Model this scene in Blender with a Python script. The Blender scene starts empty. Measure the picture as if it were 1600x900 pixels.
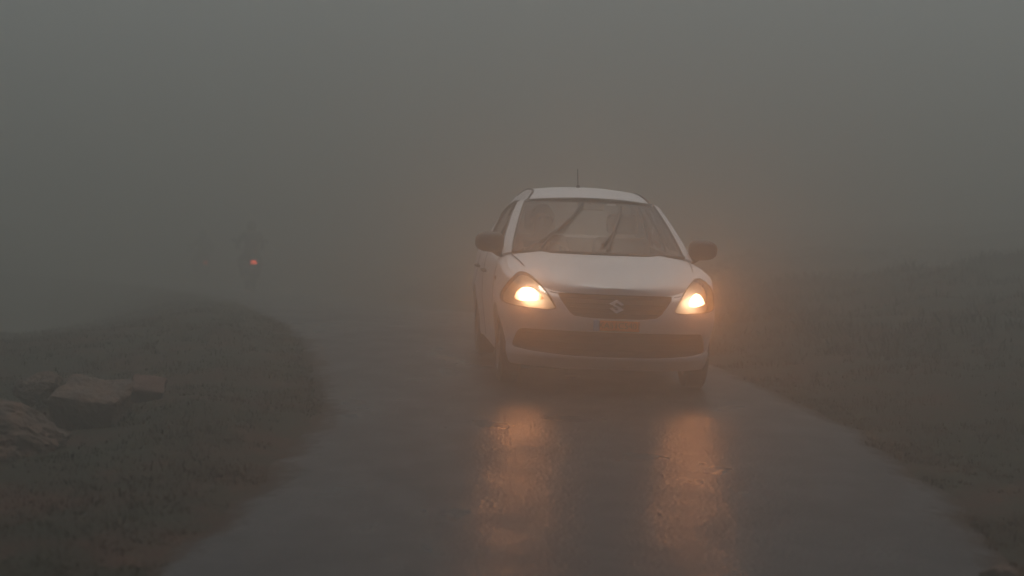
import bpy, bmesh, math, random
import numpy as np
from mathutils import Vector, Matrix, noise
R = math.radians
scene = bpy.context.scene
COL = scene.collection
random.seed(7)

# ------------------------------------------------------------------ camera, light, exposure
cam_d = bpy.data.cameras.new("camera")
cam_d.lens = 73.3; cam_d.sensor_width = 36.0
cam_d.clip_start = 0.1; cam_d.clip_end = 2000
cam_d.dof.use_dof = True; cam_d.dof.focus_distance = 17.0; cam_d.dof.aperture_fstop = 1.8
cam = bpy.data.objects.new("camera", cam_d); COL.objects.link(cam)
CAMZ = 1.70
cam.matrix_world = (Matrix.Translation((0, 0, CAMZ)) @ Matrix.Rotation(R(90 - 3.35), 4, 'X')
                    @ Matrix.Rotation(R(2.5), 4, 'Z'))
scene.camera = cam

SUN_EL, SUN_AZ = 72.0, 8.0          # daylight from high above, diffused by the fog
world = bpy.data.worlds.new("World"); scene.world = world
world.use_nodes = True
wn = world.node_tree; bgn = wn.nodes["Background"]
sky = wn.nodes.new("ShaderNodeTexSky"); sky.sky_type = 'NISHITA'
sky.sun_disc = False; sky.sun_elevation = R(SUN_EL); sky.sun_rotation = R(SUN_AZ)
sky.air_density = 1.0; sky.dust_density = 5.0; sky.ozone_density = 1.0
wn.links.new(sky.outputs[0], bgn.inputs[0]); bgn.inputs[1].default_value = 0.13

sd = bpy.data.lights.new("sun", 'SUN'); sd.energy = 1.5; sd.angle = R(10); sd.color = (1, 0.97, 0.9)
sun = bpy.data.objects.new("sun", sd); COL.objects.link(sun)
# the light travels from +Y (behind the car) towards the camera, downwards
sun.rotation_euler = Vector((math.sin(R(SUN_AZ)) * math.cos(R(SUN_EL)), math.cos(R(SUN_AZ)) * math.cos(R(SUN_EL)), math.sin(R(SUN_EL)))).to_track_quat('Z', 'Y').to_euler()
sun.location = (0, 60, 30)

vs = scene.view_settings
vs.view_transform = 'Standard'; vs.look = 'None'; vs.gamma = 1.0; vs.exposure = -0.76; vs.use_curve_mapping = False
scene.cycles.volume_bounces = 2
scene.cycles.max_bounces = 8
scene.cycles.transparent_max_bounces = 16
scene.cycles.use_denoising = True

FOG_DENSITY, FOG_ANISO, FOG_TOP = 0.051, 0.86, 9.5
LAMP_COL = (1.0, 0.32, 0.09)
FOG_COL = (0.855, 0.865, 0.79, 1)
LAMP_SPOT_W, LAMP_SPILL_W, LAMP_EMIT = 30.0, 3.2, 24.0

# ------------------------------------------------------------------ helpers
def tag(o, label=None, cat=None, group=None, kind=None):
    if label: o['label'] = label
    if cat: o['category'] = cat
    if group: o['group'] = group
    if kind: o['kind'] = kind
    return o

def empty(name, loc=(0, 0, 0), rz=0.0):
    o = bpy.data.objects.new(name, None); COL.objects.link(o)
    o.empty_display_size = 0.2
    o.location = loc; o.rotation_euler = (0, 0, rz)
    return o

def link_mesh(name, me, m, parent=None, smooth=35):
    me.name = name
    if m is not None:
        me.materials.clear(); me.materials.append(m)
    if smooth:
        me.polygons.foreach_set("use_smooth", [True] * len(me.polygons))
        me.set_sharp_from_angle(angle=R(smooth))
    o = bpy.data.objects.new(name, me); COL.objects.link(o)
    if parent is not None: o.parent = parent
    return o

def obj(name, bm, m, parent=None, smooth=35):
    me = bpy.data.meshes.new(name); bm.to_mesh(me); bm.free()
    return link_mesh(name, me, m, parent, smooth)

def copy_tree(o, parent=None):
    c = o.copy(); COL.objects.link(c)
    if parent is not None: c.parent = parent
    for ch in list(o.children): copy_tree(ch, c)
    return c

def bevel(bm, w, seg=2):
    bmesh.ops.bevel(bm, geom=bm.edges[:], offset=w, segments=seg, profile=0.5, affect='EDGES')
    return bm

def box(bm, c, s, bev=0.0, rot=None):
    t = bmesh.new()
    bmesh.ops.create_cube(t, size=1.0)
    bmesh.ops.scale(t, vec=s, verts=t.verts)
    if bev: bevel(t, bev, 3)
    if rot is not None: bmesh.ops.rotate(t, cent=(0, 0, 0), matrix=rot, verts=t.verts)
    bmesh.ops.translate(t, vec=c, verts=t.verts)
    merge(bm, t)

def merge(bm, t):
    me = bpy.data.meshes.new("tmp"); t.to_mesh(me); t.free()
    bm.from_mesh(me); bpy.data.meshes.remove(me)

def tube(bm, pts, radii, seg=10, cap=True):
    pts = [Vector(p) for p in pts]
    if not hasattr(radii, '__len__'): radii = [radii] * len(pts)
    rings = []
    up = None
    for i, p in enumerate(pts):
        d = (pts[min(i + 1, len(pts) - 1)] - pts[max(i - 1, 0)]).normalized()
        if up is None:
            up = Vector((0, 0, 1)) if abs(d.z) < 0.9 else Vector((1, 0, 0))
        a = d.cross(up).normalized(); b = a.cross(d).normalized(); up = b
        rings.append([bm.verts.new(p + (a * math.cos(2 * math.pi * k / seg) + b * math.sin(2 * math.pi * k / seg)) * radii[i]) for k in range(seg)])
    for i in range(len(rings) - 1):
        for k in range(seg):
            bm.faces.new((rings[i][k], rings[i][(k + 1) % seg], rings[i + 1][(k + 1) % seg], rings[i + 1][k]))
    if cap:
        bm.faces.new(rings[0][::-1]); bm.faces.new(rings[-1])

def lathe_x(bm, prof, c, seg=40):
    """revolve (x, r) profile about the x axis through c"""
    rings = []
    for (x, r) in prof:
        rings.append([bm.verts.new((c[0] + x, c[1] + r * math.cos(2 * math.pi * k / seg), c[2] + r * math.sin(2 * math.pi * k / seg))) for k in range(seg)])
    for i in range(len(rings) - 1):
        for k in range(seg):
            bm.faces.new((rings[i][k], rings[i][(k + 1) % seg], rings[i + 1][(k + 1) % seg], rings[i + 1][k]))

def grid_mesh(bm, P):
    V = [[bm.verts.new(p) for p in row] for row in P]
    for i in range(len(V) - 1):
        for j in range(len(V[0]) - 1):
            q = []
            for v in (V[i][j], V[i][j + 1], V[i + 1][j + 1], V[i + 1][j]): q.append(v)
            try: bm.faces.new(q)
            except ValueError: pass
    return V

def interp(x, xs, ys):
    """smooth monotone-ish (cosine free) piecewise cubic Hermite"""
    n = len(xs)
    if x <= xs[0]: return ys[0]
    if x >= xs[-1]: return ys[-1]
    for i in range(n - 1):
        if x <= xs[i + 1]: break
    h = xs[i + 1] - xs[i]; t = (x - xs[i]) / h
    def sl(k):
        if k <= 0: return (ys[1] - ys[0]) / (xs[1] - xs[0])
        if k >= n - 1: return (ys[-1] - ys[-2]) / (xs[-1] - xs[-2])
        a = (ys[k] - ys[k - 1]) / (xs[k] - xs[k - 1]); b = (ys[k + 1] - ys[k]) / (xs[k + 1] - xs[k])
        if a * b <= 0: return 0.0
        return 2 * a * b / (a + b)
    m0, m1 = sl(i) * h, sl(i + 1) * h
    return ((2 * t**3 - 3 * t**2 + 1) * ys[i] + (t**3 - 2 * t**2 + t) * m0 + (-2 * t**3 + 3 * t**2) * ys[i + 1] + (t**3 - t**2) * m1)

def sstep(a, b, x):
    t = max(0.0, min(1.0, (x - a) / (b - a))); return t * t * (3 - 2 * t)

# ------------------------------------------------------------------ materials
def mat(name, col=(0.5, 0.5, 0.5), rough=0.5, metal=0.0, coat=0.0, spec=0.5,
        var=0.0, vscale=8.0, bump=0.0, bscale=60.0, col2=None, bdist=0.01, rvar=0.0):
    m = bpy.data.materials.new(name); m.use_nodes = True
    nt = m.node_tree; b = nt.nodes["Principled BSDF"]
    b.inputs["Base Color"].default_value = (*col, 1); b.inputs["Roughness"].default_value = rough
    b.inputs["Metallic"].default_value = metal; b.inputs["Coat Weight"].default_value = coat
    b.inputs["Coat Roughness"].default_value = 0.12
    b.inputs["Specular IOR Level"].default_value = spec
    tc = nt.nodes.new("ShaderNodeTexCoord")
    if var > 0 or col2 is not None:
        n = nt.nodes.new("ShaderNodeTexNoise"); n.inputs["Scale"].default_value = vscale; n.inputs["Detail"].default_value = 8
        nt.links.new(tc.outputs["Object"], n.inputs["Vector"])
        r = nt.nodes.new("ShaderNodeValToRGB")
        c2 = col2 if col2 is not None else tuple(min(1, c * (1 + var)) for c in col)
        c1 = tuple(c * (1 - var) for c in col)
        r.color_ramp.elements[0].position = 0.35; r.color_ramp.elements[1].position = 0.68
        r.color_ramp.elements[0].color = (*c1, 1); r.color_ramp.elements[1].color = (*c2, 1)
        nt.links.new(n.outputs["Fac"], r.inputs["Fac"]); nt.links.new(r.outputs[0], b.inputs["Base Color"])
        if rvar:
            mr = nt.nodes.new("ShaderNodeMapRange")
            mr.inputs[1].default_value = 0.35; mr.inputs[2].default_value = 0.65
            mr.inputs[3].default_value = rough - rvar; mr.inputs[4].default_value = rough + rvar
            nt.links.new(n.outputs["Fac"], mr.inputs[0]); nt.links.new(mr.outputs[0], b.inputs["Roughness"])
    if bump > 0:
        n2 = nt.nodes.new("ShaderNodeTexNoise"); n2.inputs["Scale"].default_value = bscale; n2.inputs["Detail"].default_value = 6
        nt.links.new(tc.outputs["Object"], n2.inputs["Vector"])
        bp = nt.nodes.new("ShaderNodeBump"); bp.inputs["Strength"].default_value = bump; bp.inputs["Distance"].default_value = bdist
        nt.links.new(n2.outputs["Fac"], bp.inputs["Height"]); nt.links.new(bp.outputs[0], b.inputs["Normal"])
    return m

def glass_mat(name, tint=(0.75, 0.8, 0.8), rough=0.02, dirt=0.06):
    m = bpy.data.materials.new(name); m.use_nodes = True
    nt = m.node_tree; nt.nodes.clear()
    out = nt.nodes.new("ShaderNodeOutputMaterial")
    tr = nt.nodes.new("ShaderNodeBsdfTransparent"); tr.inputs[0].default_value = (*tint, 1)
    gl = nt.nodes.new("ShaderNodeBsdfGlossy"); gl.inputs["Roughness"].default_value = rough
    df = nt.nodes.new("ShaderNodeBsdfDiffuse"); df.inputs[0].default_value = (0.5, 0.5, 0.5, 1)
    lw = nt.nodes.new("ShaderNodeLayerWeight"); lw.inputs[0].default_value = 0.5
    p5 = nt.nodes.new("ShaderNodeMath"); p5.operation = 'POWER'; p5.inputs[1].default_value = 5.0
    fr = nt.nodes.new("ShaderNodeMath"); fr.operation = 'MULTIPLY_ADD'; fr.inputs[1].default_value = 0.9; fr.inputs[2].default_value = 0.04
    nt.links.new(lw.outputs["Facing"], p5.inputs[0]); nt.links.new(p5.outputs[0], fr.inputs[0])
    mx = nt.nodes.new("ShaderNodeMixShader"); mx2 = nt.nodes.new("ShaderNodeMixShader")
    tc = nt.nodes.new("ShaderNodeTexCoord"); n = nt.nodes.new("ShaderNodeTexNoise"); n.inputs["Scale"].default_value = 9; n.inputs["Detail"].default_value = 7
    nt.links.new(tc.outputs["Object"], n.inputs["Vector"])
    mm = nt.nodes.new("ShaderNodeMath"); mm.operation = 'MULTIPLY'; mm.inputs[1].default_value = dirt * 2
    nt.links.new(n.outputs["Fac"], mm.inputs[0])
    nt.links.new(mm.outputs[0], mx.inputs[0]); nt.links.new(tr.outputs[0], mx.inputs[1]); nt.links.new(df.outputs[0], mx.inputs[2])
    nt.links.new(fr.outputs[0], mx2.inputs[0]); nt.links.new(mx.outputs[0], mx2.inputs[1]); nt.links.new(gl.outputs[0], mx2.inputs[2])
    nt.links.new(mx2.outputs[0], out.inputs[0])
    return m

def emit_mat(name, col, strength):
    m = bpy.data.materials.new(name); m.use_nodes = True
    b = m.node_tree.nodes["Principled BSDF"]
    b.inputs["Base Color"].default_value = (*[min(1, c) for c in col], 1)
    b.inputs["Emission Color"].default_value = (*col, 1); b.inputs["Emission Strength"].default_value = strength
    return m

M = dict(
    paint=mat("white_paint", (0.59, 0.595, 0.585), 0.52, coat=0.15, var=0.05, vscale=3, bump=0.35, bscale=300, bdist=0.003, spec=0.35),
    black_plastic=mat("black_plastic", (0.016, 0.016, 0.017), 0.6, var=0.2, vscale=30, bump=0.15, bscale=300, bdist=0.002),
    grille=mat("grille_plastic", (0.008, 0.008, 0.009), 0.7, var=0.2, vscale=40, spec=0.15),
    seam=mat("seam_rubber", (0.03, 0.03, 0.03), 0.6, var=0.1),
    rubber=mat("tyre_rubber", (0.022, 0.021, 0.02), 0.65, var=0.3, vscale=12, bump=0.3, bscale=120, bdist=0.004),
    steel=mat("wheel_steel", (0.28, 0.28, 0.28), 0.4, metal=0.7, var=0.15),
    chrome=mat("chrome", (0.85, 0.86, 0.86), 0.45, metal=0.4, var=0.03),
    plate=mat("yellow_plate", (0.95, 0.24, 0.003), 0.5, var=0.06, vscale=30),
    plate_strip=mat("plate_strip", (0.30, 0.40, 0.55), 0.45, var=0.05),
    ink=mat("black_ink", (0.30, 0.09, 0.015), 0.5, var=0.1),
    white_ink=mat("pale_print", (0.7, 0.72, 0.72), 0.5, var=0.05),
    glass=glass_mat("window_glass", (0.50, 0.54, 0.54), 0.03, 0.03),
    lens=glass_mat("lamp_lens", (0.95, 0.95, 0.93), 0.05, 0.02),
    cabin=mat("cabin_plastic", (0.035, 0.034, 0.033), 0.7, var=0.15, vscale=15),
    seat=mat("seat_fabric", (0.07, 0.066, 0.062), 0.85, var=0.2, vscale=25, bump=0.2, bscale=150),
    headliner=mat("headliner", (0.30, 0.29, 0.27), 0.9, var=0.05),
    under=mat("underbody", (0.012, 0.012, 0.012), 0.8, var=0.3),
    reflector=mat("lamp_bowl", (0.70, 0.69, 0.67), 0.35, metal=0.0, var=0.05),
    lamp=None,
    tail=emit_mat("tail_glow", (1.0, 0.10, 0.04), 9.0),
    tail_dim=emit_mat("tail_glow_dim", (1.0, 0.10, 0.04), 4.0),
    sticker=mat("windscreen_sticker", (0.75, 0.78, 0.76), 0.5, var=0.05),
    skin=mat("skin", (0.28, 0.16, 0.10), 0.55, var=0.08),
    shirt=mat("pale_shirt", (0.42, 0.42, 0.40), 0.85, var=0.1),
    jacket=mat("dark_jacket", (0.035, 0.035, 0.04), 0.8, var=0.2),
    hair=mat("black_hair", (0.012, 0.010, 0.009), 0.6, var=0.3),
    red_glass=mat("red_lamp_glass", (0.45, 0.02, 0.02), 0.2, var=0.05),
)

def lamp_mat(name, centre):
    m = bpy.data.materials.new(name); m.use_nodes = True
    nt = m.node_tree; b = nt.nodes["Principled BSDF"]; L = nt.links.new
    b.inputs["Base Color"].default_value = (0.8, 0.6, 0.4, 1)
    tc = nt.nodes.new("ShaderNodeTexCoord"); v = nt.nodes.new("ShaderNodeTexVoronoi"); v.inputs["Scale"].default_value = 38
    L(tc.outputs["Object"], v.inputs["Vector"])
    d = nt.nodes.new("ShaderNodeVectorMath"); d.operation = 'DISTANCE'; d.inputs[1].default_value = (centre[0], 0, centre[2])
    fl = nt.nodes.new("ShaderNodeVectorMath"); fl.operation = 'MULTIPLY'; fl.inputs[1].default_value = (1, 0, 1)
    L(tc.outputs["Object"], fl.inputs[0]); L(fl.outputs[0], d.inputs[0])
    mr = nt.nodes.new("ShaderNodeMapRange"); mr.inputs[1].default_value = 0.028; mr.inputs[2].default_value = 0.105
    mr.inputs[3].default_value = 1.0; mr.inputs[4].default_value = 0.03; L(d.outputs["Value"], mr.inputs[0])
    pw = nt.nodes.new("ShaderNodeMath"); pw.operation = 'POWER'; pw.inputs[1].default_value = 1.6; L(mr.outputs[0], pw.inputs[0])
    ma = nt.nodes.new("ShaderNodeMath"); ma.operation = 'MULTIPLY_ADD'; ma.inputs[1].default_value = 1.2; ma.inputs[2].default_value = 0.35; L(v.outputs["Distance"], ma.inputs[0])
    mu = nt.nodes.new("ShaderNodeMath"); mu.operation = 'MULTIPLY'; L(pw.outputs[0], mu.inputs[0]); L(ma.outputs[0], mu.inputs[1])
    mu2 = nt.nodes.new("ShaderNodeMath"); mu2.operation = 'MULTIPLY'; mu2.inputs[1].default_value = LAMP_EMIT * 1.6; L(mu.outputs[0], mu2.inputs[0])
    b.inputs["Emission Color"].default_value = (1.0, 0.66, 0.40, 1); L(mu2.outputs[0], b.inputs["Emission Strength"])
    return m

# ------------------------------------------------------------------ the road's course and the ground
YS = [-60, -20, 0, 6, 9, 12, 14, 15.5, 18.7, 21.6, 26, 30, 36, 43, 52, 65, 85, 120, 200]
XS = [-14, -2.2, 0.0, 0.30, 0.46, 0.60, 0.56, 0.42, 0.0, -0.5, -1.3, -2.0, -3.1, -4.5, -6.7, -10.5, -19, -42, -115]
HALF = 1.86
def road_x(y): return interp(y, YS, XS)
def road_z(y):
    if y <= 19: return 0.0
    d = min(y, 160) - 19
    return -0.057 * d * d / (d + 3)
def side_dist(x, y):
    """signed distance from the road's edge: left negative side and right positive side"""
    c = road_x(y); s = (road_x(y + 0.5) - road_x(y - 0.5)); k = 1 / math.sqrt(1 + s * s)
    return (x - c) * k
def ground_z(x, y):
    e = side_dist(x, y); d = abs(e) - HALF
    z = road_z(y)
    if d <= 0: return z - 0.02 - 0.10 * sstep(0, -0.5, d)
    n = noise.noise(Vector((x * 0.55, y * 0.55, 1.3))) * 0.10 + noise.noise(Vector((x * 1.7, y * 1.7, 4.1))) * 0.045 + noise.noise(Vector((x * 5, y * 5, 9.1))) * 0.018
    f = sstep(0.0, 0.9, d)
    z += (n + 0.03) * f - 0.02 * (1 - f)
    if e > 0:
        w = sstep(12.5, 19, y)
        z += w * (0.125 * max(0, min(d, 34) - 0.6) + (noise.noise(Vector((x * .22, y * .22, 7))) * .35 + noise.noise(Vector((x * .8, y * .8, 17))) * .3) * sstep(1.5, 6, d))
        z += (1 - w) * 0.25 * sstep(1.0, 5, d)
    else:
        z -= 0.13 * sstep(0.3, 2.0, d) + 0.03 * max(0, min(y, 60) - 14) * sstep(0.3, 3.5, d) + 0.03 * max(0, min(d, 20) - 2)
    return z

def mat_ground():
    m = bpy.data.materials.new("verge_soil"); m.use_nodes = True
    nt = m.node_tree; b = nt.nodes["Principled BSDF"]; L = nt.links.new
    geo = nt.nodes.new("ShaderNodeNewGeometry")
    def nz(s, d=8):
        n = nt.nodes.new("ShaderNodeTexNoise"); n.inputs["Scale"].default_value = s; n.inputs["Detail"].default_value = d
        L(geo.outputs["Position"], n.inputs["Vector"]); return n
    n1, n2, n3 = nz(1.1), nz(6), nz(40)
    r = nt.nodes.new("ShaderNodeValToRGB"); e = r.color_ramp.elements
    e[0].position = 0.38; e[0].color = (0.008, 0.013, 0.005, 1)
    e[1].position = 0.62; e[1].color = (0.045, 0.017, 0.009, 1)
    x = e.new(0.5); x.color = (0.018, 0.014, 0.007, 1)
    mx = nt.nodes.new("ShaderNodeMix"); mx.data_type = 'FLOAT'; mx.inputs[0].default_value = 0.4
    L(n1.outputs["Fac"], mx.inputs[2]); L(n2.outputs["Fac"], mx.inputs[3]); L(mx.outputs[0], r.inputs[0])
    L(r.outputs[0], b.inputs["Base Color"])
    b.inputs["Roughness"].default_value = 0.85; b.inputs["Specular IOR Level"].default_value = 0.12
    bp = nt.nodes.new("ShaderNodeBump"); bp.inputs["Strength"].default_value = 0.8; bp.inputs["Distance"].default_value = 0.03
    L(n3.outputs["Fac"], bp.inputs["Height"]); L(bp.outputs[0], b.inputs["Normal"])
    return m

def mat_road():
    m = bpy.data.materials.new("wet_asphalt"); m.use_nodes = True
    nt = m.node_tree; b = nt.nodes["Principled BSDF"]; L = nt.links.new
    geo = nt.nodes.new("ShaderNodeNewGeometry")
    def nz(s, d=6, sc=(1, 1, 1)):
        mp = nt.nodes.new("ShaderNodeMapping"); mp.inputs["Scale"].default_value = sc
        n = nt.nodes.new("ShaderNodeTexNoise"); n.inputs["Scale"].default_value = s; n.inputs["Detail"].default_value = d
        L(geo.outputs["Position"], mp.inputs[0]); L(mp.outputs[0], n.inputs["Vector"]); return n
    big = nz(0.7, 4, (1.0, 0.45, 1)); mid = nz(5, 6, (1, .7, 1)); fine = nz(90, 4)
    r = nt.nodes.new("ShaderNodeValToRGB"); e = r.color_ramp.elements
    e[0].position = 0.3; e[0].color = (0.017, 0.016, 0.017, 1); e[1].position = 0.7; e[1].color = (0.040, 0.036, 0.037, 1)
    mx = nt.nodes.new("ShaderNodeMix"); mx.data_type = 'FLOAT'; mx.inputs[0].default_value = 0.5
    L(mid.outputs["Fac"], mx.inputs[2]); L(fine.outputs["Fac"], mx.inputs[3]); L(mx.outputs[0], r.inputs[0])
    at_ = nt.nodes.new("ShaderNodeAttribute"); at_.attribute_name = "across"
    ab = nt.nodes.new("ShaderNodeMath"); ab.operation = 'ABSOLUTE'; L(at_.outputs["Fac"], ab.inputs[0])
    e1 = nz(2.2, 8); e2 = nz(14, 6)
    ad = nt.nodes.new("ShaderNodeMath"); ad.operation = 'MULTIPLY_ADD'; ad.inputs[1].default_value = 0.22; L(e1.outputs["Fac"], ad.inputs[0]); L(ab.outputs[0], ad.inputs[2])
    ad2 = nt.nodes.new("ShaderNodeMath"); ad2.operation = 'MULTIPLY_ADD'; ad2.inputs[1].default_value = 0.20; L(e2.outputs["Fac"], ad2.inputs[0]); L(ad.outputs[0], ad2.inputs[2])
    em = nt.nodes.new("ShaderNodeMapRange"); em.inputs[1].default_value = 1.12; em.inputs[2].default_value = 1.20; L(ad2.outputs[0], em.inputs[0])
    mud = nt.nodes.new("ShaderNodeMix"); mud.data_type = 'RGBA'; L(em.outputs[0], mud.inputs[0]); L(r.outputs[0], mud.inputs[6]); mud.inputs[7].default_value = (0.032, 0.018, 0.011, 1)
    L(mud.outputs[2], b.inputs["Base Color"])
    mr = nt.nodes.new("ShaderNodeMapRange"); mr.inputs[1].default_value = 0.36; mr.inputs[2].default_value = 0.64
    mr.inputs[3].default_value = 0.24; mr.inputs[4].default_value = 0.46
    pt = nz(3.5, 8, (1, .5, 1)); rm = nt.nodes.new("ShaderNodeMix"); rm.data_type = 'FLOAT'; rm.inputs[0].default_value = 0.45
    L(big.outputs["Fac"], rm.inputs[2]); L(pt.outputs["Fac"], rm.inputs[3]); L(rm.outputs[0], mr.inputs[0])
    rr_ = nt.nodes.new("ShaderNodeMix"); rr_.data_type = 'FLOAT'; L(em.outputs[0], rr_.inputs[0]); L(mr.outputs[0], rr_.inputs[2]); rr_.inputs[3].default_value = 0.85
    L(rr_.outputs[0], b.inputs["Roughness"])
    b.inputs["Specular IOR Level"].default_value = 0.06
    v = nt.nodes.new("ShaderNodeTexVoronoi"); v.inputs["Scale"].default_value = 45
    L(geo.outputs["Position"], v.inputs["Vector"])
    bp = nt.nodes.new("ShaderNodeBump"); bp.inputs["Strength"].default_value = 0.6; bp.inputs["Distance"].default_value = 0.006
    L(v.outputs["Distance"], bp.inputs["Height"])
    bp2 = nt.nodes.new("ShaderNodeBump"); bp2.inputs["Strength"].default_value = 0.5; bp2.inputs["Distance"].default_value = 0.02
    L(mid.outputs["Fac"], bp2.inputs["Height"]); L(bp.outputs[0], bp2.inputs["Normal"]); L(bp2.outputs[0], b.inputs["Normal"])
    return m
MG, MR = mat_ground(), mat_road()

TT = [-1, -.97, -.93, -.88, -.8, -.65, -.45, -.2, 0, .2, .45, .65, .8, .88, .93, .97, 1]
def build_ground():
    # x offset from the road's centre, y along: fine near the photo's view, coarse far away
    offs = sorted(set([round(v, 3) for v in list(np.arange(-1.9, 1.91, 0.38)) + [s * (HALF + d) for s in (-1, 1) for d in
            list(np.arange(0.02, 3.0, 0.14)) + list(np.arange(3.2, 8, 0.35)) + list(np.arange(8.5, 20, 1.2)) + [24, 32, 45, 70, 110, 180, 300]]]))
    ys = list(np.arange(-60, 2, 3.0)) + list(np.arange(3, 7, 0.5)) + list(np.arange(7, 26, 0.14)) + list(np.arange(26, 50, 0.5)) + list(np.arange(51, 90, 2)) + [100, 120, 150, 200, 280, 400]
    bm = bmesh.new(); P = []
    for y in ys:
        c = road_x(y); row = []
        for o in offs:
            x = c + o
            row.append((x, y, ground_z(x, y)))
        P.append(row)
    grid_mesh(bm, P)
    g = obj('ground', bm, MG, smooth=180); tag(g, kind='structure')
    bm = bmesh.new(); P = []
    for y in list(np.arange(-50, 4, 1.0)) + list(np.arange(4, 30, 0.1)) + list(np.arange(30, 120, 0.6)):
        c = road_x(y); s = road_x(y + .5) - road_x(y - .5); k = 1 / math.sqrt(1 + s * s)
        row = []
        jl = noise.noise(Vector((y * 1.1, 3, 0))) * 0.10 + noise.noise(Vector((y * 4, 8, 0))) * 0.05
        jr = noise.noise(Vector((y * 1.1, 13, 0))) * 0.10 + noise.noise(Vector((y * 4, 18, 0))) * 0.05
        for t in TT:
            w = HALF + (jr if t > 0 else jl)
            o = t * w
            z = road_z(y) + 0.012 - 0.03 * max(0, (abs(t) - 0.9)) * 10 * 1.0
            row.append((c + o * k, y - o * s * k, z))
        P.append(row)
    grid_mesh(bm, P)
    r = obj('road', bm, MR, smooth=180); tag(r, kind='structure')
    at_ = r.data.attributes.new("across", 'FLOAT', 'POINT')
    at_.data.foreach_set("value", np.tile(np.array(TT), len(r.data.vertices) // len(TT)).astype(np.float32))
build_ground()

# ------------------------------------------------------------------ fog
def build_haze():
    bm = bmesh.new()
    x0, x1, y0, y1, z0, z1 = -320, 320, -70, 410, -13, FOG_TOP
    bmesh.ops.create_cube(bm, size=1)
    bmesh.ops.scale(bm, vec=(x1 - x0, y1 - y0, z1 - z0), verts=bm.verts)
    bmesh.ops.translate(bm, vec=((x0 + x1) / 2, (y0 + y1) / 2, (z0 + z1) / 2), verts=bm.verts)
    m = bpy.data.materials.new("fog"); m.use_nodes = True
    nt = m.node_tree; nt.nodes.clear()
    out = nt.nodes.new("ShaderNodeOutputMaterial"); v = nt.nodes.new("ShaderNodeVolumePrincipled")
    v.inputs["Color"].default_value = FOG_COL
    v.inputs["Density"].default_value = FOG_DENSITY
    v.inputs["Anisotropy"].default_value = FOG_ANISO
    nt.links.new(v.outputs[0], out.inputs["Volume"])
    o = obj('haze', bm, m, smooth=0); tag(o, kind='stuff')
    return o
build_haze()

# ------------------------------------------------------------------ grass
def build_grass(name, rects, m, seed):
    rng = np.random.default_rng(seed)
    V = []; F = []
    for (side, d0, d1, y0, y1, n, h0, h1, w) in rects:
        k = 0
        while k < n:
            y = rng.uniform(y0, y1); d = d0 + (d1 - d0) * rng.random() ** 1.2
            x = road_x(y) + side * (HALF + d)
            dens = noise.noise(Vector((x * 1.3, y * 1.3, 2.0))) + 0.5 * noise.noise(Vector((x * 4, y * 4, 5.0)))
            k += 1
            if dens < -0.12: continue
            z = ground_z(x, y) - 0.01
            tuft = rng.integers(3, 7)
            hs = h0 + (h1 - h0) * rng.random() * (0.5 + max(0, dens))
            for _ in range(tuft):
                a = rng.uniform(0, 6.283); ln = hs * rng.uniform(0.5, 1.1); lean = rng.uniform(0.3, 1.3) * ln
                bx, by = x + rng.normal(0, 0.025), y + rng.normal(0, 0.025)
                ww = w * rng.uniform(.6, 1.3)
                px, py = math.cos(a + 1.57) * ww, math.sin(a + 1.57) * ww
                dx, dy = math.cos(a) * lean, math.sin(a) * lean
                i = len(V)
                V += [(bx - px, by - py, z), (bx + px, by + py, z), (bx + dx * .45 + px * .7, by + dy * .45 + py * .7, z + ln * .62), (bx + dx * .45 - px * .7, by + dy * .45 - py * .7, z + ln * .62), (bx + dx, by + dy, z + ln * .85)]
                F += [(i, i + 1, i + 2, i + 3), (i + 3, i + 2, i + 4)]
    me = bpy.data.meshes.new(name); me.from_pydata(V, [], F); me.update()
    o = link_mesh(name, me, m, smooth=0)
    return tag(o, kind='stuff')
MGR = mat("grass_blades", (0.010, 0.024, 0.006), 0.8, var=0.3, vscale=1.1, col2=(0.062, 0.024, 0.011), spec=0.1)
MGB = mat('dry_grass_blades', (0.032, 0.018, 0.007), 0.8, var=0.3, vscale=1.1, col2=(0.085, 0.036, 0.014), spec=0.1)
build_grass('grass', [(-1, -0.06, 4.5, 7, 17, 10000, .02, .085, .0035), (-1, -0.05, 7, 17, 34, 9000, .03, .10, .005), (-1, -0.16, 0.25, 7, 22, 1500, .02, .07, .004)], MGR, 3)
build_grass('dry_grass', [(1, -0.06, 3.5, 8, 17, 7000, .02, .08, .0035), (1, -0.05, 8, 17, 34, 12000, .03, .14, .006), (1, -0.16, 0.25, 8, 22, 1500, .02, .07, .004)], MGB, 4)
build_grass('undergrowth', [(1, 1.2, 20, 18, 52, 15000, .06, .26, .012)], mat('undergrowth_leaves', (0.016, 0.018, 0.008), 0.8, var=0.3, vscale=.8, col2=(0.04, 0.026, 0.012), spec=0.3), 5)

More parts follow.
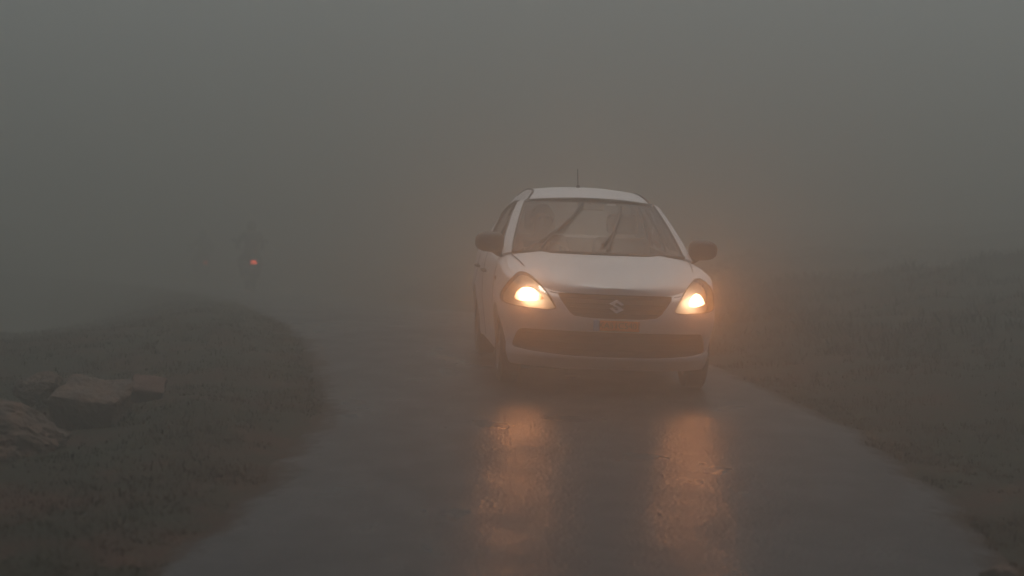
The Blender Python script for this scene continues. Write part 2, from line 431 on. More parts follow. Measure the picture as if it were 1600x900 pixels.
# ------------------------------------------------------------------ the stones on the left verge
MROCK = mat("wet_stone", (0.085, 0.047, 0.030), 0.75, var=0.5, vscale=7, bump=0.9, bscale=26, bdist=0.03, rvar=0.12, spec=0.3)
MROCK2 = mat("reddish_stone", (0.09, 0.038, 0.026), 0.9, var=0.2, vscale=9, bump=0.5, bscale=40, bdist=0.015)
def rock(name, loc, size, seed, rz, label, cuts=9, m=None, rough=0.10, group=None, tilt=0.0):
    rnd = random.Random(seed)
    bm = bmesh.new(); bmesh.ops.create_icosphere(bm, subdivisions=6, radius=1.0)
    planes = []
    for _ in range(cuts):
        n = Vector((rnd.gauss(0, 1), rnd.gauss(0, 1), rnd.gauss(0, .8))).normalized(); planes.append((n, rnd.uniform(.52, .82)))
    for v in bm.verts:
        p = v.co.copy()
        for n, d in planes:
            t = p.dot(n) - d
            if t > 0: p -= n * t * 0.93
        q = p * 1.7 + Vector((seed, 0, 0))
        p += v.co.normalized() * (noise.noise(q) * rough + noise.noise(q * 3.1) * rough * .55 - abs(noise.noise(q * 5.3)) * rough * .5 + noise.noise(q * 11) * rough * .25)
        v.co = p
    bmesh.ops.scale(bm, vec=size, verts=bm.verts)
    if tilt: bmesh.ops.rotate(bm, cent=(0, 0, 0), matrix=Matrix.Rotation(tilt, 3, 'Y'), verts=bm.verts)
    o = obj(name, bm, m or MROCK, smooth=28)
    o.location = loc; o.rotation_euler = (0, 0, rz)
    return tag(o, label, 'rock', group)
def slab(name, loc, s, rz, label, m, seed, tx=0.0):
    bm = bmesh.new(); bmesh.ops.create_cube(bm, size=1); bmesh.ops.subdivide_edges(bm, edges=bm.edges[:], cuts=7, use_grid_fill=True)
    for v in bm.verts:
        q = v.co * 2.4 + Vector((seed, 1, 2)); r = v.co.normalized()
        corner = sum(abs(c) > .45 for c in v.co)
        v.co += r * (noise.noise(q) * .10 + noise.noise(q * 4) * .04 - (corner >= 2) * .05 - (corner == 3) * .05)
        v.co.x += v.co.z * .12
    bmesh.ops.scale(bm, vec=s, verts=bm.verts)
    o = obj(name, bm, m, smooth=30); o.location = loc; o.rotation_euler = (-tx, R(4), rz)
    return tag(o, label, 'rock')

# ------------------------------------------------------------------ people
def skin_mesh(verts, edges, radii, root=0, sub=2):
    me = bpy.data.meshes.new("tmp_skin"); me.from_pydata(verts, edges, [])
    o = bpy.data.objects.new("tmp_skin", me); COL.objects.link(o)
    sk = o.modifiers.new("s", 'SKIN'); sk.use_smooth_shade = True
    for i, r in enumerate(radii):
        d = me.skin_vertices[0].data[i]; d.radius = r if isinstance(r, tuple) else (r, r); d.use_root = (i == root)
    ss = o.modifiers.new("d", 'SUBSURF'); ss.levels = sub; ss.render_levels = sub
    dg = bpy.context.evaluated_depsgraph_get(); dg.update()
    out = bpy.data.meshes.new_from_object(o.evaluated_get(dg))
    bpy.data.objects.remove(o); bpy.data.meshes.remove(me)
    return out

def seated_person(name, J, loc, rz, mats, label, group=None, helmet=False, legs=True):
    """J: joint dictionary. Local -Y is the way the person faces."""
    root = empty(name, loc, rz)
    tag(root, label, 'person', group)
    order = ['pelvis', 'waist', 'chest', 'neck', 'headb', 'headc', 'headt']
    rad = {'pelvis': .145, 'waist': .135, 'chest': .165, 'neck': .060, 'headb': .075, 'headc': .092, 'headt': .070}
    V = [J[k] for k in order]; E = [(i, i + 1) for i in range(6)]; Rr = [rad[k] for k in order]
    for s in (-1, 1):
        b = len(V)
        V += [J['sh%d' % s], J['el%d' % s], J['wr%d' % s], J['pa%d' % s]]; Rr += [.066, .045, .030, .034]
        E += [(2, b), (b, b + 1), (b + 1, b + 2), (b + 2, b + 3)]
        b = len(V)
        V += [J['hip%d' % s], J['kn%d' % s], J['an%d' % s], J['to%d' % s]]; Rr += [.090, .062, .045, .036]
        E += [(0, b), (b, b + 1), (b + 1, b + 2), (b + 2, b + 3)]
    me = skin_mesh(V, E, Rr)
    bm = bmesh.new(); bm.from_mesh(me)
    # fingers curled round what the hand holds, thumb leaving the side of the palm
    for s in (-1, 1):
        p = Vector(J['pa%d' % s]); w = Vector(J['wr%d' % s]); d = (p - w).normalized(); a = Vector((1, 0, 0)) * (-s)
        dn = Vector((0, -.25, -1)).normalized()
        for k in range(4):
            q = p + a * (-.027 + .018 * k) + d * .012; ln = (.07, .08, .076, .06)[k]
            tube(bm, [q, q + d * ln * .5, q + d * ln * .75 + dn * ln * .4, q + d * ln * .4 + dn * ln * .75], [.0095, .009, .008, .006], 6)
        q = p + a * .03 - d * .02
        tube(bm, [q, q + a * .022 + d * .018 + dn * .01, q + a * .018 + d * .045 + dn * .03], [.011, .010, .007], 6)
    # face
    c = Vector(J['headc']); 
    if not helmet:
        tube(bm, [c + Vector((0, -.085, .018)), c + Vector((0, -.112, -.018)), c + Vector((0, -.095, -.030))], [.008, .015, .010], 8)
        for s in (-1, 1):
            tube(bm, [c + Vector((s * .088, -.005, .02)), c + Vector((s * .098, .008, .005)), c + Vector((s * .090, .0, -.022))], [.010, .014, .008], 8)
        tube(bm, [c + Vector((-.026, -.088, -.052)), c + Vector((0, -.097, -.050)), c + Vector((.026, -.088, -.052))], [.005, .009, .005], 6)
    bmesh.ops.recalc_face_normals(bm, faces=bm.faces)
    body = obj('body', bm, mats['skin'], root, smooth=80)
    bpy.data.meshes.remove(me)
    # clothing: a slightly larger skin over torso and arms / legs
    Vt = [J['pelvis'], J['waist'], J['chest'], tuple(Vector(J['chest']).lerp(Vector(J['neck']), .75))]; Et = [(0, 1), (1, 2), (2, 3)]; Rt = [.158, .148, .180, .072]
    for s in (-1, 1):
        b = len(Vt); w2 = tuple(Vector(J['el%d' % s]).lerp(Vector(J['wr%d' % s]), mats.get('sleeve', .9)))
        Vt += [J['sh%d' % s], J['el%d' % s], w2]; Rt += [.080, .058, .046]; Et += [(2, b), (b, b + 1), (b + 1, b + 2)]
    link_mesh('shirt' if not helmet else 'jacket', skin_mesh(Vt, Et, Rt), mats['top'], root, smooth=80)
    Vt = [J['waist'], J['pelvis']]; Et = [(0, 1)]; Rt = [.150, .165]
    for s in (-1, 1):
        b = len(Vt); Vt += [J['hip%d' % s], J['kn%d' % s], J['an%d' % s]]; Rt += [.104, .074, .058]; Et += [(1, b), (b, b + 1), (b + 1, b + 2)]
    link_mesh('trousers', skin_mesh(Vt, Et, Rt, root=1), mats['legs'], root, smooth=80)
    bm = bmesh.new(); bmesh.ops.create_uvsphere(bm, u_segments=24, v_segments=16, radius=1)
    if helmet:
        bmesh.ops.scale(bm, vec=(.135, .155, .150), verts=bm.verts)
        bmesh.ops.translate(bm, vec=c + Vector((0, .0, .015)), verts=bm.verts)
        obj('helmet', bm, mats['hair'], root, smooth=80)
    else:
        bmesh.ops.scale(bm, vec=(.102, .112, .118), verts=bm.verts)
        bmesh.ops.delete(bm, geom=[v for v in bm.verts if v.co.z < -.02 + max(0, -v.co.y) * .9 or (v.co.y < -.06 and v.co.z < .07)], context='VERTS')
        for v in bm.verts: v.co *= 1 + noise.noise(v.co * 40) * .04
        bmesh.ops.translate(bm, vec=c + Vector((0, .012, .022)), verts=bm.verts)
        obj('hair', bm, mats['hair'], root, smooth=80)
        for s in (-1, 1):
            bm = bmesh.new(); bmesh.ops.create_uvsphere(bm, u_segments=12, v_segments=8, radius=.012)
            bmesh.ops.translate(bm, vec=c + Vector((s * .033, -.083, .020)), verts=bm.verts)
            obj('eye', bm, mats['hair'], root, smooth=80)
    return root

# ------------------------------------------------------------------ the car
# local axes: x to the photo's right, y from the front bumper (0) to the tail (3.99), z up
CAR_L = 3.99
CY = 2.0                      # the root sits at the middle of the car
def zt_edge(y):               # shoulder height on the outline
    return interp(y, [0.0, 0.06, 0.15, 0.3, 0.55, 0.85, 1.2, 2.0, 3.0, 3.6, 3.9, 3.99], [0.745, .765, .81, .855, .905, .945, .965, .985, 1.01, 1.03, 1.0, .94])
def zc_top(y):                # height of the centre line of bonnet, cabin sill and boot
    return interp(y, [0.0, .08, .2, .4, .7, 1.0, 1.2, 3.3, 3.6, 3.9, 3.99], [.745, .785, .845, .905, .965, 1.010, 1.03, 1.06, 1.085, 1.06, .96])
def y_in(z):                  # inset of the nose by height
    return interp(z, [.17, .20, .245, .275, .30, .34, .42, .50, .58, .66, .71, .745], [.15, .10, .045, .006, 0.0, .048, .052, .024, .010, .026, .052, .12])
def y_out(z):
    return interp(z, [.17, .22, .30, .45, .6, .8, .95], [.10, .03, 0, .0, .02, .05, .08])
def w_at(z):
    return interp(z, [.17, .20, .26, .32, .45, .62, .75, .88, .96, 1.03], [.76, .785, .80, .805, .825, .845, .842, .825, .80, .77])
NB = 2.7; FL = .78; RL = .55
def wall_cols():
    c = []
    for i in range(0, 41): c.append(('f', (i / 40) ** 0.9 * math.pi / 2))
    for i in range(1, 75): c.append(('s', FL + (CAR_L - RL - FL) * i / 75))
    for i in range(0, 21): c.append(('r', math.pi / 2 * (1 - i / 20)))
    return c
def wall_pt(col, t):
    k, a = col
    def base(W, yi, yo):
        if k == 'f':
            return W * math.sin(a) ** (2 / NB), yi * math.cos(a) ** .6 + FL * (1 - max(0, math.cos(a)) ** (2 / NB)) 
        if k == 's': return W, a
        return W * math.sin(a) ** (2 / 3.0), CAR_L - yo - (RL - yo) * (1 - max(0, math.cos(a)) ** (2 / 3.0))
    x0, y0 = base(.84, 0, 0)
    zb = .185 if k != 's' else .185 + .02 * 1
    zt = zt_edge(y0)
    z = zb + (zt - zb) * t
    ze = z if z < .58 else .58 + (z - .58) / max(.01, zt - .58) * (.745 - .58)
    W = w_at(z) - .035 * sstep(.93, 1.0, t) ** 2
    x, y = base(W, y_in(ze), y_out(min(z, .95)))
    # wheel-arch flare
    for yc in (.80, 3.23):
        dd = math.hypot(y - yc, z - .30)
        x += .016 * math.exp(-((dd - .37) / .07) ** 2) * (x > .6)
    return x, y, z
LV = [0, .02, .05, .08] + [round(.11 + .018 * i, 4) for i in range(50)]
LV = [t for t in LV if t < .985] + [.99, 1.0]

def body_bm():
    cols = wall_cols(); bm = bmesh.new()
    for s in (-1, 1):
        P = [[(s * p[0], p[1] - CY, p[2]) for p in (wall_pt(c, t) for c in cols)] for t in LV]
        if s < 0: P = [r[::-1] for r in P]
        grid_mesh(bm, P)
    # bonnet, sills and boot: rows across from side to side
    P = []
    cs = np.linspace(-1, 1, 49)
    for c in cols:
        x, y, z = wall_pt(c, 1.0)
        zc = zc_top(y); row = []
        for u in cs:
            au = abs(u)
            zz = zc - (zc - z) * (0.35 * au ** 2 + 0.65 * au ** 7)
            if .1 < y < 1.2:   # raised ridges on the bonnet
                zz += .010 * math.exp(-((au * abs(x) - .48) / .05) ** 2) * sstep(.1, .4, y)
            row.append((x * u, y - CY, zz))
        P.append(row)
    grid_mesh(bm, P)
    bmesh.ops.remove_doubles(bm, verts=bm.verts, dist=0.0006)
    bmesh.ops.recalc_face_normals(bm, faces=bm.faces)
    bm.normal_update()
    # make sure they point outwards
    n = sum((f.normal.z * f.calc_area()) for f in bm.faces if f.calc_center_median().z > .9)
    if n < 0: bmesh.ops.reverse_faces(bm, faces=bm.faces)
    return bm

def cut_poly(bm, poly, ax, cond):
    """split the surface along a convex outline given in two axes, return the faces inside"""
    a, b = ax
    cx = sum(p[0] for p in poly) / len(poly); cy = sum(p[1] for p in poly) / len(poly)
    lo = (min(p[0] for p in poly), min(p[1] for p in poly)); hi = (max(p[0] for p in poly), max(p[1] for p in poly))
    def near(f):
        c = [v.co for v in f.verts]
        return (max(v[a] for v in c) > lo[0] - .002 and min(v[a] for v in c) < hi[0] + .002 and
                max(v[b] for v in c) > lo[1] - .002 and min(v[b] for v in c) < hi[1] + .002 and cond(f.calc_center_median()))
    n = len(poly); pl = []
    for i in range(n):
        p, q = poly[i], poly[(i + 1) % n]
        nx, ny = (q[1] - p[1]), -(q[0] - p[0]); l = math.hypot(nx, ny); nx /= l; ny /= l
        if (cx - p[0]) * nx + (cy - p[1]) * ny > 0: nx, ny = -nx, -ny
        co = [0, 0, 0]; no = [0, 0, 0]; co[a], co[b] = p; no[a], no[b] = nx, ny
        pl.append((Vector(co), Vector(no)))
    for co, no in pl:
        fs = [f for f in bm.faces if near(f)]
        ge = list({e for f in fs for e in f.edges}) + list({v for f in fs for v in f.verts}) + fs
        bmesh.ops.bisect_plane(bm, geom=ge, dist=1e-5, plane_co=co, plane_no=no)
    out = []
    for f in bm.faces:
        c = f.calc_center_median()
        if cond(c) and all((c - co).dot(no) < 1e-5 for co, no in pl): out.append(f)
    return out

def take(bm, faces, depth=None, wall_only=False):
    """remove the faces, give the hole a rim of the given depth vector, return the removed faces as a new bmesh"""
    nb = bmesh.new(); mp = {}
    for f in faces:
        vs_ = []
        for v in f.verts:
            if v not in mp: mp[v] = nb.verts.new(v.co)
            vs_.append(mp[v])
        nb.faces.new(vs_)
    fs = set(faces)
    rim = [e for e in {e for f in faces for e in f.edges} if len([1 for g in e.link_faces if g in fs]) == 1 and len(e.link_faces) == 2]
    rimv = [(e.verts[0], e.verts[1]) for e in rim]
    bmesh.ops.delete(bm, geom=faces, context='FACES')
    if depth is not None:
        mp2 = {}
        for a, b in rimv:
            if not a.is_valid or not b.is_valid: continue
            for v in (a, b):
                if v not in mp2: mp2[v] = bm.verts.new(v.co + Vector(depth))
            try: bm.faces.new((a, b, mp2[b], mp2[a]))
            except ValueError: pass
    nb.normal_update()
    return nb

def thick(bm, t):
    bmesh.ops.solidify(bm, geom=bm.faces[:], thickness=t)
    return bm

def arc_poly(cy, cz, r, n=28, zmin=None):
    p = [(cy + r * math.cos(2 * math.pi * i / n), cz + r * math.sin(2 * math.pi * i / n)) for i in range(n)]
    return p

def smooth_poly(pts, n=3):
    """corner-cut a convex outline so its corners are round"""
    for _ in range(n):
        q = []
        for i in range(len(pts)):
            a, b = pts[i], pts[(i + 1) % len(pts)]
            q.append((a[0] * .8 + b[0] * .2, a[1] * .8 + b[1] * .2)); q.append((a[0] * .2 + b[0] * .8, a[1] * .2 + b[1] * .8))
        pts = q
    return pts

HL = [(.435, .625), (.485, .715), (.56, .815), (.645, .885), (.715, .888), (.785, .82), (.83, .735), (.84, .665), (.78, .640)]
GR = [(-.44, .757), (.44, .757), (.425, .72), (.35, .62), (.31, .592), (.18, .580), (-.18, .580), (-.31, .592), (-.35, .62), (-.425, .72)]
IN = [(-.715, .455), (-.67, .478), (.67, .478), (.715, .455), (.75, .34), (.72, .312), (.30, .288), (-.30, .288), (-.72, .312), (-.75, .34)]

def seam_line(bm, pts, r=.0035):
    tube(bm, pts, r, 6)

def car_top():
    """greenhouse: rows along the profile (cowl, windscreen, roof, rear window, boot)"""
    prof = [(1.02, 1.005), (1.06, 1.022), (1.14, 1.065), (1.30, 1.155), (1.50, 1.265), (1.68, 1.360), (1.80, 1.422), (1.84, 1.440),
            (1.90, 1.465), (2.02, 1.498), (2.2, 1.523), (2.45, 1.536), (2.7, 1.533), (2.95, 1.510), (3.10, 1.482), (3.16, 1.462), (3.22, 1.43), (3.35, 1.34), (3.5, 1.225), (3.62, 1.125), (3.68, 1.080)]
    # resample by arc length
    L = [0]
    for i in range(1, len(prof)): L.append(L[-1] + math.dist(prof[i], prof[i - 1]))
    def at(s): return interp(s, L, [p[0] for p in prof]), interp(s, L, [p[1] for p in prof])
    return L, at, prof

def tumble(z):
    return interp(z, [.93, 1.0, 1.1, 1.25, 1.40, 1.47, 1.54], [.805, .785, .755, .695, .620, .575, .50])

def nose_y(x, z):
    """depth of the painted nose at a lateral distance and height"""
    W = w_at(z); au = min(.999, abs(x) / W); a = math.asin(au ** (NB / 2))
    return y_in(z) * math.cos(a) ** .6 + FL * (1 - math.cos(a) ** (2 / NB))
def build_car():
    root = empty('car', (0.62, 17.60, 0.004), R(5.0))
    tag(root, 'white compact car with lit headlights driving towards the viewer on the wet road in fog', 'car')
    bm = body_bm()
    front = lambda c: c.y < -CY + .78 and c.z > .2
    # openings
    gf = take(bm, cut_poly(bm, GR, (0, 2), lambda c: c.y < -CY + .25), (0, .05, 0))
    inf = take(bm, cut_poly(bm, smooth_poly(IN, 1), (0, 2), lambda c: c.y < -CY + .6), (0, .06, 0))
    lens_b = []
    for s in (-1, 1):
        poly = [(s * x, z) for x, z in smooth_poly(HL, 2)]
        lens_b.append(take(bm, cut_poly(bm, poly, (0, 2), lambda c, s=s: c.y < -CY + .66 and c.x * s > .3), (0, .02, 0)))
    for s in (-1, 1):
        for yc in (.80, 3.23):
            take(bm, cut_poly(bm, arc_poly(yc - CY, .29, .335), (1, 2), lambda c, s=s: c.x * s > .55 and c.z < .70), (-s * .05, 0, 0)).free()
    # cabin opening in the top surface
    cab = [f for f in bm.faces if abs(f.calc_center_median().x) < .70 and 1.16 < f.calc_center_median().y + CY < 3.45 and f.calc_center_median().z > .9 and abs(f.normal.z) > .5]
    bmesh.ops.delete(bm, geom=cab, context='FACES')
    body = obj('body', bm, M['paint'], root, smooth=32)

    # grille and lower intake: recessed panels with bars
    for v in gf.verts: v.co.y += .028
    for v in inf.verts: v.co.y += .040
    g = obj('grille', thick(gf, .01), M['grille'], root)
    b2 = bmesh.new()
    for z in (.62, .655, .69, .725):
        hw = .325 + (z - .62) * .62
        tube(b2, [(x, -CY + nose_y(x, z) + .020, z) for x in np.linspace(-hw, hw, 21)], .006, 6)
    obj('grille_bar', b2, M['black_plastic'], g)
    it = obj('lower_intake', thick(inf, .01), M['grille'], root)
    b2 = bmesh.new()
    for z in (.345, .39, .435):
        hw = .70 - (z - .345) * .5
        tube(b2, [(x, -CY + nose_y(x, z) + .026, z) for x in np.linspace(-hw, hw, 35)], .006, 6)
    obj('intake_bar', b2, M['black_plastic'], it)

    # emblem
    S = [(.5, 1.), (1., .66), (.80, .58), (.5, .79), (.33, .68), (1., .30), (.5, 0.), (0., .34), (.20, .42), (.5, .21), (.67, .32), (0., .70)]
    b2 = bmesh.new(); w, h = .112, .104
    f_ = [b2.verts.new(((x - .5) * w, -CY + .012, .675 + (z - .5) * h)) for x, z in S]
    b_ = [b2.verts.new(((x - .5) * w, -CY + .034, .675 + (z - .5) * h)) for x, z in S]
    b2.faces.new(f_); b2.faces.new(b_[::-1])
    for i in range(12): b2.faces.new((f_[i], b_[i], b_[(i + 1) % 12], f_[(i + 1) % 12]))
    bmesh.ops.recalc_face_normals(b2, faces=b2.faces)
    obj('emblem', b2, M['chrome'], g)

    # number plate
    b2 = bmesh.new(); box(b2, (.025, -CY - .004, .530), (.300, .012, .078), .003)
    npl = obj('number_plate', b2, M['plate'], root)
    b2 = bmesh.new(); box(b2, (-.150, -CY - .004, .530), (.048, .0122, .078), .003)
    obj('plate_strip', b2, M['plate_strip'], npl)
    def text_mesh(body_, size, loc, m, parent, name):
        cu = bpy.data.curves.new("tmp_text", 'FONT'); cu.body = body_; cu.size = size; cu.align_x = 'CENTER'; cu.align_y = 'CENTER'; cu.extrude = .001; cu.offset = 0.0
        o = bpy.data.objects.new("tmp_text", cu); COL.objects.link(o)
        dg = bpy.context.evaluated_depsgraph_get(); dg.update()
        me = bpy.data.meshes.new_from_object(o.evaluated_get(dg)); bpy.data.objects.remove(o)
        me.transform(Matrix.Translation(loc) @ Matrix.Rotation(R(90), 4, 'X'))
        return link_mesh(name, me, m, parent, smooth=0)
    text_mesh("KA51C5401", .064, (.025, -CY - .0112, .531), M['ink'], npl, 'lettering')
    text_mesh("IND", .020, (-.150, -CY - .0113, .506), M['white_ink'], npl, 'lettering')

    # bonnet and panel seams
    def top_z(x, y):
        # height of the bonnet at x
        cols = None
        W = .80 if y > .7 else .80 * (1 - (1 - min(1, (y + .0) / FL)) ** NB) ** (1 / NB)
        zc, ze = zc_top(y), zt_edge(y); au = min(1, abs(x) / max(W, .01))
        return zc - (zc - ze) * (.35 * au ** 2 + .65 * au ** 7)
    for s in (-1, 1):
        b2 = bmesh.new(); seam_line(b2, [(s * x, -CY + y, z + .001) for x, y, z in
                       [(.445, .085, .757), (.47, .098, .758), (.50, .112, .765)]], .003)
        obj('bonnet_seam', b2, M['seam'], body); b2 = bmesh.new()
        seam_line(b2, [(s * x, -CY + y, top_z(x, y) + .002) for x, y in [(.66, .58), (.675, .7), (.69, .85), (.705, 1.0), (.715, 1.15)]], .003)
        obj('bonnet_seam', b2, M['seam'], body)

    # headlights
    for s, lb in zip((-1, 1), lens_b):
        hl = empty('headlight'); hl.parent = root
        for v in lb.verts: v.co += Vector((s * .0, .003, -.0))
        cen = sum((v.co for v in lb.verts), Vector()) / len(lb.verts)
        # bowl: same outline pushed back
        bw = lb.copy()
        for v in bw.verts:
            v.co = Vector((cen.x - s * .02, cen.y + .10, cen.z - .02)) + (v.co - cen) * .93 + Vector((0, .02, 0))
        obj('reflector', bw, M['reflector'], hl)
        # black outline gasket along the rim
        rim = [e for e in lb.edges if len(e.link_faces) == 1]
        adj = {}
        for e in rim:
            for a_, b_ in ((e.verts[0], e.verts[1]), (e.verts[1], e.verts[0])): adj.setdefault(a_, []).append(b_)
        st = rim[0].verts[0]; path = [st]; prev = None; cur = st
        while True:
            nx = [v for v in adj[cur] if v is not prev]
            if not nx or nx[0] is st: break
            prev, cur = cur, nx[0]; path.append(cur)
            if len(path) > 3000: break
        gk = bmesh.new(); pts = [v.co.copy() for v in path]
        pts = [p for i, p in enumerate(pts) if i == 0 or (p - pts[i - 1]).length > .002]
        tube(gk, pts + [pts[0]], .0042, 6, cap=False)
        obj('gasket', gk, M['seam'], hl)
        for v in lb.verts: v.co.y += .0
        obj('lens', thick(lb, .004), M['lens'], hl, smooth=60)
        # glowing lamp: fan shaped low-beam bowl
        bl = bmesh.new()
        shp = [(-.125, -.045), (-.10, .015), (-.062, .055), (-.012, .068), (.045, .052), (.095, .012), (.135, -.03), (.08, -.045), (.03, -.052), (-.04, -.06), (-.09, -.058)]
        shp = [(x * .84, z * .84) for x, z in shp]
        if s > 0: shp = [(x * .70, z * .95) for x, z in shp]
        cx, cy_, cz = s * .645, -CY + .150, .728
        yy = lambda x: -CY + nose_y(x, .72) + .022
        ctr = bl.verts.new((cx, yy(cx) + .030, cz)); ring = []
        ring = [bl.verts.new((cx + x, yy(cx + x) , cz + z)) for x, z in shp]
        mid = [bl.verts.new((cx + x * .55, yy(cx + x * .55) + .022, cz + z * .55)) for x, z in shp]
        for i in range(len(shp)):
            j = (i + 1) % len(shp)
            bl.faces.new((ring[i], ring[j], mid[j], mid[i])); bl.faces.new((mid[i], mid[j], ctr))
        bmesh.ops.recalc_face_normals(bl, faces=bl.faces)
        obj('lamp', bl, lamp_mat('headlamp_glow', (cx + s * .005, yy(cx) + .015, cz)), hl, smooth=60)
        # low beam
        ld = bpy.data.lights.new("low_beam", 'SPOT'); ld.energy = LAMP_SPOT_W; ld.color = LAMP_COL
        ld.spot_size = R(96); ld.spot_blend = 1.0; ld.shadow_soft_size = .02
        lo = bpy.data.objects.new("low_beam", ld); COL.objects.link(lo); lo.parent = hl
        lo.location = (s * .66, -CY + nose_y(.66, .725) - .012, .725); lo.rotation_euler = (R(-90 + 5), 0, 0)
        # the bulb's light inside the housing
        ld = bpy.data.lights.new("bulb", 'POINT'); ld.energy = 0.35; ld.color = (1.0, 0.6, 0.35); ld.shadow_soft_size = .03
        lo = bpy.data.objects.new("bulb", ld); COL.objects.link(lo); lo.parent = hl
        lo.location = (s * .65, -CY + nose_y(.65, .80) + .03, .80)
        # stray light that leaves the lens to all sides
        ld = bpy.data.lights.new("lens_spill", 'POINT'); ld.energy = LAMP_SPILL_W; ld.color = LAMP_COL; ld.shadow_soft_size = .015
        lo = bpy.data.objects.new("lens_spill", ld); COL.objects.link(lo); lo.parent = hl
        lo.location = (s * .67, -CY + nose_y(.67, .72) - .05, .72)

    # ---------------- greenhouse
    Lp, at, prof = car_top()
    tot = Lp[-1]
    def s_of(y): 
        for i in range(len(prof) - 1):
            if prof[i][0] <= y <= prof[i + 1][0]:
                return Lp[i] + (Lp[i + 1] - Lp[i]) * (y - prof[i][0]) / (prof[i + 1][0] - prof[i][0])
    s0, s1, s2, s3 = s_of(1.06), s_of(1.84), s_of(3.16), s_of(3.66)
    def row(s, cs):
        y, z = at(s); W = tumble(z)
        # the glass and roof sweep back towards the sides
        if s < s_of(2.2): sw = .20 * (1 - sstep(s1 - .1, s_of(2.2), s)) + .05
        else: sw = .05 - .20 * sstep(s_of(2.8), s_of(3.2), s)
        out = []
        for u in cs:
            au = abs(u)
            drop = .045 * au ** 2 + .05 * max(0, (au - .86) / .14) ** 2
            if s < s1: drop = .012 * au ** 2 + .02 * max(0, (au - .9) / .1) ** 2
            out.append((W * u, y + sw * au ** 2.2 - CY, z - drop))
        return out
    ug = .90       # edge of the windscreen glass
    cg = list(np.linspace(-ug, ug, 31))
    pil = list(np.linspace(ug, 1.0, 5))
    def strip(sa, sb, n, cs):
        b = bmesh.new(); grid_mesh(b, [row(s, cs) for s in np.linspace(sa, sb, n)]); bmesh.ops.recalc_face_normals(b, faces=b.faces)
        if sum(f.normal.z for f in b.faces) < 0: bmesh.ops.reverse_faces(b, faces=b.faces)
        return b
    ws = obj('windscreen', strip(s0, s1, 24, cg), M['glass'], root, smooth=80)
    # black band round the glass
    b2 = bmesh.new()
    ed = [row(s, [-ug])[0] for s in np.linspace(s0, s1, 20)] + row(s1, cg)[1:] + [row(s, [ug])[0] for s in np.linspace(s1, s0, 20)][1:]
    tube(b2, [Vector(p) + Vector((0, -.002, .001)) for p in ed], .006, 6)
    upper = row(s1, cg); tube(b2, [Vector(p) + Vector((0, -.012, .006)) for p in upper], .013, 6); lower = row(s0, cg); tube(b2, [Vector(p) + Vector((0, -.01, .0)) for p in lower], .016, 6)
    obj('window_seal', b2, M['seam'], ws)
    # frit: dark ceramic band, along the top of the glass, just inside
    b2 = strip(s1 - .045, s1 - .004, 3, cg)
    for v in b2.verts: v.co += Vector((0, .006, -.004))
    obj('sunshade_band', b2, M['seam'], ws)
    rf = obj('roof', thick(strip(s1 + .004, s2, 30, list(np.linspace(-1, 1, 41))), .02), M['paint'], root, smooth=60)
    for sgn in (-1, 1):
        b2 = bmesh.new()
        tube(b2, [Vector(row(s, [sgn * .885])[0]) + Vector((0, 0, .001)) for s in np.linspace(s1 + .01, s2, 24)], .010, 6)
        obj('roof_channel', b2, M['seam'], rf)
    for sgn in (-1, 1):
        cs = [sgn * u for u in pil]
        obj('pillar', thick(strip(s0 - .02, s1 + .01, 24, cs), .03), M['paint'], root, smooth=60)
        obj('pillar', thick(strip(s2, s3, 12, [sgn * u for u in np.linspace(.86, 1, 5)]), .03), M['paint'], root, smooth=60)
    rw = obj('rear_window', strip(s2 + .005, s3, 14, list(np.linspace(-.86, .86, 21))), M['glass'], root, smooth=80)
    # side: columns along y, rows from the belt to the roof edge
    ys = [1.30 + 2.42 * i / 88 for i in range(89)]
    edge = [row(s, [1.0])[0] for s in np.linspace(s_of(1.03), tot, 200)]
    ey = [e[1] + CY for e in edge]; ez = [e[2] for e in edge]
    # ensure monotone
    ex = [abs(e[0]) for e in edge]
    my = [ey[0]]; mz = [ez[0]]; mx_ = [ex[0]]
    for a_, b_, c_ in zip(ey[1:], ez[1:], ex[1:]):
        if a_ > my[-1] + 1e-4: my.append(a_); mz.append(b_); mx_.append(c_)
    def side_pt(y, t, off=0.0):
        zb = zt_edge(y) - .006; ztp = max(zb + .004, float(np.interp(y, my, mz)))
        z = zb + (ztp - zb) * t
        xb = w_at(zt_edge(y)) - .035
        xt_ = tumble(ztp + .02 if ztp < 1.5 else 1.5)
        # bulge
        xt_ = float(np.interp(y, my, mx_)) if ztp > zb + .01 else xb
        zz = (z - zb) / .45; full = (ztp - zb) / .45
        f = 0 if full < .05 else t
        xx = xb + (xt_ - xb) * (f * .75 + .25 * f * f)
        return xx - off, y - CY, z
    def side_bm(sgn, ya, yb, ta, tb, off=0.0, ny=None):
        b = bmesh.new(); n = ny or max(3, int((yb - ya) / .04))
        grid_mesh(b, [[(sgn * p[0], p[1], p[2]) for p in (side_pt(y, t, off) for y in np.linspace(ya, yb, n))] for t in np.linspace(ta, tb, 9)])
        bmesh.ops.recalc_face_normals(b, faces=b.faces)
        if sum(f.normal.x * sgn for f in b.faces) < 0: bmesh.ops.reverse_faces(b, faces=b.faces)
        return b
